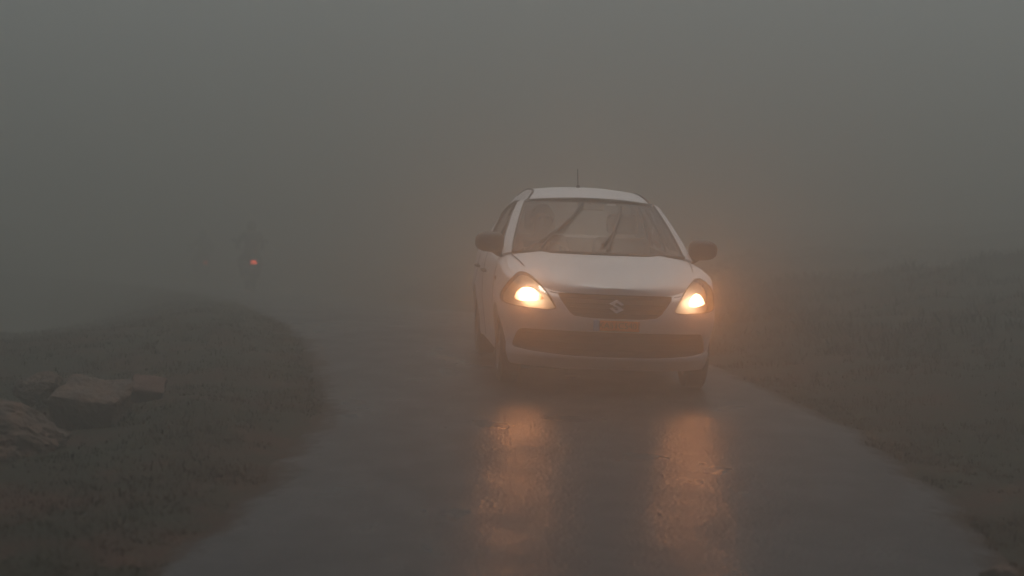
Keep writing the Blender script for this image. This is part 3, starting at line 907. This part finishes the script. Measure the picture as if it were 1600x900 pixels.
    for sgn in (-1, 1):
        fr = bmesh.new()
        for (ya, yb, ta, tb) in ((1.28, 3.72, 0, .05), (1.28, 3.72, .90, 1.0), (1.28, 1.52, .05, .90), (2.36, 2.44, .05, .90), (3.12, 3.72, .05, .90)):
            merge(fr, side_bm(sgn, ya, yb, ta, tb))
        bmesh.ops.remove_doubles(fr, verts=fr.verts, dist=.0004)
        obj('door_frame', thick(fr, .012), M['paint'], root, smooth=60)
        for (ya, yb) in ((1.52, 2.36), (2.44, 3.12)):
            sw_ = obj('side_window', side_bm(sgn, ya, yb, .05, .90, .008), M['glass'], root, smooth=80)
            b2 = bmesh.new()
            loop = [side_pt(y, .055, -.001) for y in np.linspace(ya, yb, 10)] + [side_pt(yb, t, -.001) for t in np.linspace(.1, .89, 6)] + [side_pt(y, .895, -.001) for y in np.linspace(yb, ya, 10)] + [side_pt(ya, t, -.001) for t in np.linspace(.85, .1, 6)]
            tube(b2, [(sgn * p[0], p[1], p[2]) for p in loop + loop[:1]], .009, 6)
            obj('window_seal', b2, M['seam'], sw_)
    # ---------------- doors: shut lines and handles
    def wall_x(y, z):
        t = (z - .205) / (zt_edge(y) - .205); return wall_pt(('s', y), t)[0]
    for sgn in (-1, 1):
        for yl in (1.22, 2.40, 3.10):
            b2 = bmesh.new()
            zs = np.linspace(.24, .95, 14) if yl < 3 else np.linspace(.66, .98, 8)
            tube(b2, [(sgn * (wall_x(yl, z) + .0005), yl - CY, z) for z in zs], .003, 5)
            obj('door_seam', b2, M['seam'], body)
        for yh in (2.18, 2.96):
            b2 = bmesh.new(); x = wall_x(yh, .80)
            tube(b2, [(sgn * (x - .005), yh - .09 - CY, .80), (sgn * (x + .03), yh - .06 - CY, .803), (sgn * (x + .033), yh + .04 - CY, .806), (sgn * (x - .005), yh + .08 - CY, .806)], [.012, .011, .011, .012], 8)
            obj('door_handle', b2, M['black_plastic'], root)
        # wing mirror
        b2 = bmesh.new(); bmesh.ops.create_uvsphere(b2, u_segments=28, v_segments=18, radius=1)
        for v in b2.verts:
            x, y, z = v.co
            k = lambda a, p: math.copysign(abs(a) ** p, a)
            v.co = Vector((k(x, .72) * .118, (k(y, .8) * .085 if y < 0 else y * .045), k(z, .72) * .083 * (1 - .10 * x * sgn)))
        bmesh.ops.translate(b2, vec=(sgn * .875, 1.38 - CY, 1.075), verts=b2.verts)
        tube(b2, [(sgn * .72, 1.40 - CY, .985), (sgn * .80, 1.39 - CY, .995), (sgn * .86, 1.385 - CY, 1.03)], [.045, .036, .03], 12)
        wm = obj('wing_mirror', b2, M['black_plastic'], root, smooth=80)
        b2 = bmesh.new(); box(b2, (sgn * .875, 1.415 - CY, 1.078), (.19, .012, .125), .005)
        obj('mirror_glass', b2, M['chrome'], wm)
    # side repeater on the near wing
        b2 = bmesh.new(); box(b2, (sgn * (wall_x(1.08, .80) + .001), 1.08 - CY, .80), (.012, .055, .030), .005)
        obj('side_indicator', b2, M['black_plastic'], root)
    # ---------------- wheels
    for sgn in (-1, 1):
        for yc in (.80, 3.23):
            wh = empty('wheel', (sgn * .735, yc - CY, .290)); wh.parent = root
            b2 = bmesh.new()
            lathe_x(b2, [(-.085, .19), (-.088, .225), (-.082, .262), (-.068, .283), (-.04, .289), (.04, .289), (.068, .283), (.082, .262), (.088, .225), (.085, .19)], (0, 0, 0), 48)
            for k in range(44):   # tread grooves as raised blocks
                a = 2 * math.pi * k / 44
                for x in (-.045, 0, .045):
                    box(b2, (x, .2885 * math.cos(a), .2885 * math.sin(a)), (.034, .030, .006), 0, Matrix.Rotation(a + math.pi / 2, 3, 'X'))
            obj('tyre', b2, M['rubber'], wh, smooth=40)
            b2 = bmesh.new()
            lathe_x(b2, [(-.08, .19), (-.06, .175), (.03 if sgn > 0 else -.03, .17), (.06 * sgn, .12), (.045 * sgn, .05), (.055 * sgn, .02), (.056 * sgn, .001)], (0, 0, 0), 40)
            lathe_x(b2, [(.08, .19), (.06, .175), (-.06, .175), (-.08, .19)], (0, 0, 0), 40)
            obj('rim', b2, M['steel'], wh, smooth=40)
            b2 = bmesh.new()
            for k in range(8):
                a = 2 * math.pi * k / 8
                box(b2, (sgn * .062, .095 * math.cos(a), .095 * math.sin(a)), (.012, .13, .032), .005, Matrix.Rotation(a, 3, 'X'))
            obj('hubcap', b2, M['steel'], wh, smooth=40)
            # liner of the arch
            b2 = bmesh.new(); n = 24
            rr = [[(sgn * x, yc - CY + .345 * math.cos(a), .29 + .345 * math.sin(a)) for a in np.linspace(-.35, math.pi + .35, n)] for x in (.55, .79)]
            grid_mesh(b2, rr)
            b2.faces.new([b2.verts.new((sgn * .55, yc - CY + .345 * math.cos(a), .29 + .345 * math.sin(a))) for a in np.linspace(-.35, math.pi + .35, n)])
            obj('wheel_housing', b2, M['under'], root, smooth=30)
    # underbody
    b2 = bmesh.new()
    box(b2, (0, 2.0 - CY, .235), (1.05, 3.5, .07), .02); box(b2, (0, .36 - CY, .26), (.9, .22, .10), .02); box(b2, (0, 2.0 - CY, .24), (1.50, 1.7, .05), .02)
    obj('underbody', b2, M['under'], root)
    # antenna at the front of the roof
    b2 = bmesh.new(); ya, za = at(s_of(2.35)); 
    tube(b2, [(-.06, ya - CY, za - .005), (-.06, ya - CY + .01, za + .02)], [.020, .012], 10)
    tube(b2, [(-.06, ya - CY + .01, za + .015), (-.065, ya - CY + .05, za + .16)], [.0045, .003], 8)
    obj('antenna', b2, M['black_plastic'], root)
    # tail lights and rear plate
    for sgn in (-1, 1):
        b2 = bmesh.new(); box(b2, (sgn * .70, 3.86 - CY, .86), (.18, .12, .22), .04)
        obj('tail_light', b2, M['red_glass'], root)
    # ---------------- wipers
    def glass_pt(u, f, off=.012):
        s = s0 + (s1 - s0) * f; p = Vector(row(s, [u])[0]); q = Vector(row(s + .01, [u])[0]); d = (q - p).normalized()
        n = Vector((0, -d.z, d.y)).normalized()
        if n.z < 0: n = -n
        return p + n * off
    for (u0, f0, u1, f1) in ((-.72, .04, -.14, .88), (-.04, .04, .36, .84)):
        wp = empty('wiper'); wp.parent = root
        b2 = bmesh.new()
        tube(b2, [glass_pt(u0 + (u1 - u0) * t + .05 * math.sin(t * 3.1), f0 + (f1 - f0) * t, .018) for t in np.linspace(.12, 1, 14)], .013, 6)
        obj('wiper_blade', b2, M['black_plastic'], wp)
        b2 = bmesh.new()
        tube(b2, [glass_pt(u0 + .10, f0 - .02, .02), glass_pt(u0 + .10 + (u1 - u0) * .2, f0 + (f1 - f0) * .22, .045), glass_pt(u0 + (u1 - u0) * .58 + .05, f0 + (f1 - f0) * .58, .04)], [.013, .009, .007], 8)
        obj('wiper_arm', b2, M['black_plastic'], wp)
    # inspection sticker, inside of the glass
    b2 = bmesh.new()
    p = [glass_pt(u, f, -.008) for u, f in ((.20, .915), (.33, .915), (.33, .955), (.20, .955))]
    pv = [b2.verts.new(q) for q in p]; b2.faces.new(pv); thick(b2, .001)
    obj('sticker', b2, M['sticker'], ws, smooth=0)
    # ---------------- cabin
    b2 = bmesh.new()
    box(b2, (0, 1.42 - CY, .86), (1.36, .42, .20), .06); box(b2, (0, 1.26 - CY, .925), (1.30, .26, .10), .04)
    box(b2, (-.36, 1.52 - CY, .965), (.34, .20, .09), .035)
    obj('dashboard', b2, M['cabin'], root)
    b2 = bmesh.new()
    cw = Vector((-.36, 1.82 - CY, .93)); rt = Matrix.Rotation(R(-62), 3, 'X')
    ringp = [cw + rt @ Vector((.185 * math.cos(a), .185 * math.sin(a), 0)) for a in np.linspace(0, 2 * math.pi, 33)]
    tube(b2, ringp, .015, 8, cap=False)
    for a in (0, math.pi, -math.pi / 2): tube(b2, [cw, cw + rt @ Vector((.185 * math.cos(a), .185 * math.sin(a), 0))], .014, 6)
    tube(b2, [cw, cw + Vector((0, -.25, -.08))], [.05, .03], 10)
    obj('steering_wheel', b2, M['cabin'], root)
    for sx in (-.36, .36):
        st = empty('seat', (sx, 2.2 - CY, .30)); st.parent = root
        b2 = bmesh.new(); box(b2, (0, -.05, .16), (.50, .52, .16), .05); obj('cushion', b2, M['seat'], st)
        b2 = bmesh.new(); box(b2, (0, .26, .50), (.50, .14, .64), .055, Matrix.Rotation(R(-14), 3, 'X')); obj('backrest', b2, M['seat'], st)
        b2 = bmesh.new(); box(b2, (0, .33, .93), (.27, .10, .18), .045, Matrix.Rotation(R(-8), 3, 'X'))
        for q in (-.06, .06): tube(b2, [(q, .31, .76), (q, .33, .88)], .007, 6)
        obj('headrest', b2, M['seat'], st)
    b2 = bmesh.new(); box(b2, (0, 3.0 - CY, .50), (1.26, .5, .18), .05); box(b2, (0, 3.24 - CY, .78), (1.26, .14, .60), .05, Matrix.Rotation(R(-16), 3, 'X'))
    obj('rear_bench', b2, M['seat'], root)
    b2 = bmesh.new(); box(b2, (0, 3.48 - CY, 1.0), (1.3, .42, .02), .005); box(b2, (0, 2.3 - CY, .31), (1.45, 2.4, .03), .01)
    for sgn in (-1, 1): box(b2, (sgn * .74, 2.3 - CY, .62), (.03, 2.2, .62), .01)
    obj('cabin_floor', b2, M['cabin'], root)
    b2 = bmesh.new(); box(b2, (.0, 1.93 - CY, 1.385), (.24, .03, .065), .015); tube(b2, [(0, 1.93 - CY, 1.39), (0, 1.90 - CY, 1.43)], .01, 6)
    obj('rear_view_mirror', b2, M['cabin'], root)
    return root
car = build_car()

# driver in the right-hand seat (left in the photo)
def drv(p):    # car-local -> world
    return car.matrix_basis @ Vector(p)
bpy.context.view_layer.update()
JD = {'pelvis': (0, .10, .52), 'waist': (0, .15, .70), 'chest': (0, .16, .93), 'neck': (0, .13, 1.10), 'headb': (0, .11, 1.17), 'headc': (0, .10, 1.25), 'headt': (0, .105, 1.315)}
for s in (-1, 1):
    JD['sh%d' % s] = (s * .19, .14, 1.02); JD['el%d' % s] = (s * .25, -.07, .84); JD['wr%d' % s] = (s * .19, -.28, .98); JD['pa%d' % s] = (s * .175, -.35, 1.005)
    JD['hip%d' % s] = (s * .10, .04, .52); JD['kn%d' % s] = (s * .15, -.40, .64); JD['an%d' % s] = (s * .12, -.62, .40); JD['to%d' % s] = (s * .12, -.74, .42)
_p = drv((-.36, 2.2 - CY, 0.0))
seated_person('person', JD, (_p.x, _p.y, 0.0), car.rotation_euler.z, dict(skin=M['skin'], top=M['jacket'], legs=M['jacket'], hair=M['hair']),
              'dark clothed driver behind the windscreen of the white car holding the steering wheel')

# ------------------------------------------------------------------ stones
def gz(x, y): return ground_z(x, y)
rock('rock', (-3.12, 12.1, gz(-3.1, 12.1) + .06), (.72, .42, .34), 11, .3, 'large dark boulder cut off by the left frame edge with a pale sloping top', tilt=.25)
slab('rock', (-2.67, 13.3, gz(-2.67, 13.3) + .13), (.46, .36, .30), R(-12), 'broad rough brown stone between the big boulder and the small square stone', MROCK, 9, R(-20))
slab('rock', (-2.49, 14.3, gz(-2.49, 14.3) + .07), (.24, .20, .15), R(6), 'small squared reddish stone at the right end of the row of stones', MROCK2, 5, R(-30))
rock('rock', (-3.2, 14.3, gz(-3.2, 14.3) + .07), (.22, .2, .17), 37, .2, 'faint grey stone in the fog behind the other verge stones')
# stones and mud at the right edge near the viewer
rock('rock', (2.16, 8.95, .02), (.09, .07, .05), 41, .4, 'small pale pebble at the muddy right edge of the road in the foreground', m=MROCK, cuts=5)

# ------------------------------------------------------------------ motorcycles far down the road
def build_motorcycle(loc, rz, glow, label):
    """front towards -Y"""
    root = empty('motorcycle', loc, rz); tag(root, label, 'motorcycle', 'motorcycles riding away in the fog')
    for yc in (-.66, .62):
        wh = empty('wheel', (0, yc, .30)); wh.parent = root
        b = bmesh.new(); lathe_x(b, [(-.04, .235), (-.052, .26), (-.04, .29), (0, .30), (.04, .29), (.052, .26), (.04, .235)], (0, 0, 0), 32); obj('tyre', b, M['rubber'], wh)
        b = bmesh.new(); lathe_x(b, [(-.03, .24), (.03, .24)], (0, 0, 0), 32)
        for k in range(6): box(b, (0, .12 * math.cos(k * 1.047), .12 * math.sin(k * 1.047)), (.02, .24, .025), .004, Matrix.Rotation(k * 1.047, 3, 'X'))
        obj('rim', b, M['steel'], wh)
    b = bmesh.new(); box(b, (0, -.20, .84), (.26, .46, .22), .09); obj('fuel_tank', b, M['jacket'], root)
    b = bmesh.new(); box(b, (0, .30, .80), (.25, .66, .10), .045); obj('seat', b, M['black_plastic'], root)
    b = bmesh.new(); box(b, (0, -.05, .45), (.30, .36, .30), .05); obj('engine', b, M['steel'], root)
    b = bmesh.new()
    for s in (-1, 1):
        tube(b, [(s * .09, -.66, .30), (s * .09, -.45, .95)], .025, 8)
    tube(b, [(-.36, -.30, 1.05), (-.2, -.42, 1.02), (.2, -.42, 1.02), (.36, -.30, 1.05)], .014, 8); obj('handlebar', b, M['black_plastic'], root)
    b = bmesh.new(); tube(b, [(0, .10, .35), (.16, .3, .33), (.18, .8, .42)], [.03, .045, .05], 10); obj('exhaust', b, M['steel'], root)
    b = bmesh.new()
    grid_mesh(b, [[(x, .62 + .34 * math.cos(a), .30 + .34 * math.sin(a)) for a in np.linspace(.2, 2.2, 12)] for x in (-.07, .07)]); thick(b, .01)
    obj('mudguard', b, M['black_plastic'], root)
    for s in (-1, 1):
        b = bmesh.new(); tube(b, [(s * .04, .62, .70), (s * .19, .64, .72)], .012, 6); box(b, (s * .20, .65, .72), (.06, .05, .045), .012)
        obj('indicator', b, M['red_glass'], root)
        b = bmesh.new(); tube(b, [(s * .32, -.32, 1.05), (s * .38, -.36, 1.22)], .007, 6); box(b, (s * .40, -.36, 1.25), (.12, .02, .08), .01)
        obj('mirror', b, M['black_plastic'], root)
    b = bmesh.new(); box(b, (0, .66, .76), (.13, .05, .075), .015); obj('tail_light', b, glow, root)
    b = bmesh.new(); box(b, (0, .69, .58), (.20, .012, .12), .003); obj('number_plate', b, M['white_ink'], root)
    return root
JR = {'pelvis': (0, .20, .95), 'waist': (0, .17, 1.12), 'chest': (0, .10, 1.33), 'neck': (0, .04, 1.49), 'headb': (0, .02, 1.54), 'headc': (0, .0, 1.61), 'headt': (0, .0, 1.68)}
for s in (-1, 1):
    JR['sh%d' % s] = (s * .20, .08, 1.42); JR['el%d' % s] = (s * .31, -.10, 1.21); JR['wr%d' % s] = (s * .32, -.25, 1.07); JR['pa%d' % s] = (s * .31, -.31, 1.075)
    JR['hip%d' % s] = (s * .12, .12, .93); JR['kn%d' % s] = (s * .24, -.25, .78); JR['an%d' % s] = (s * .20, .10, .37); JR['to%d' % s] = (s * .21, -.08, .33)
for (x, y, glow, lab, plab) in (
        (-6.55, 52.0, M['tail'], 'motorcycle with a bright red tail light fading into the fog', 'helmeted rider seated on the motorcycle with the bright red tail light'),
        (-10.0, 67.0, M['tail_dim'], 'motorcycle with a very faint red tail light, lost in the fog further off', 'helmeted rider on the farther motorcycle with faint tail light')):
    z = road_z(y) + .015; rz = math.pi + R(-14 if y < 55 else -18) * -1
    build_motorcycle((x, y, z), rz, glow, lab)
    seated_person('person', JR, (x, y, z), rz, dict(skin=M['skin'], top=M['jacket'], legs=M['jacket'], hair=M['hair']), plab, 'riders in the fog', helmet=True)
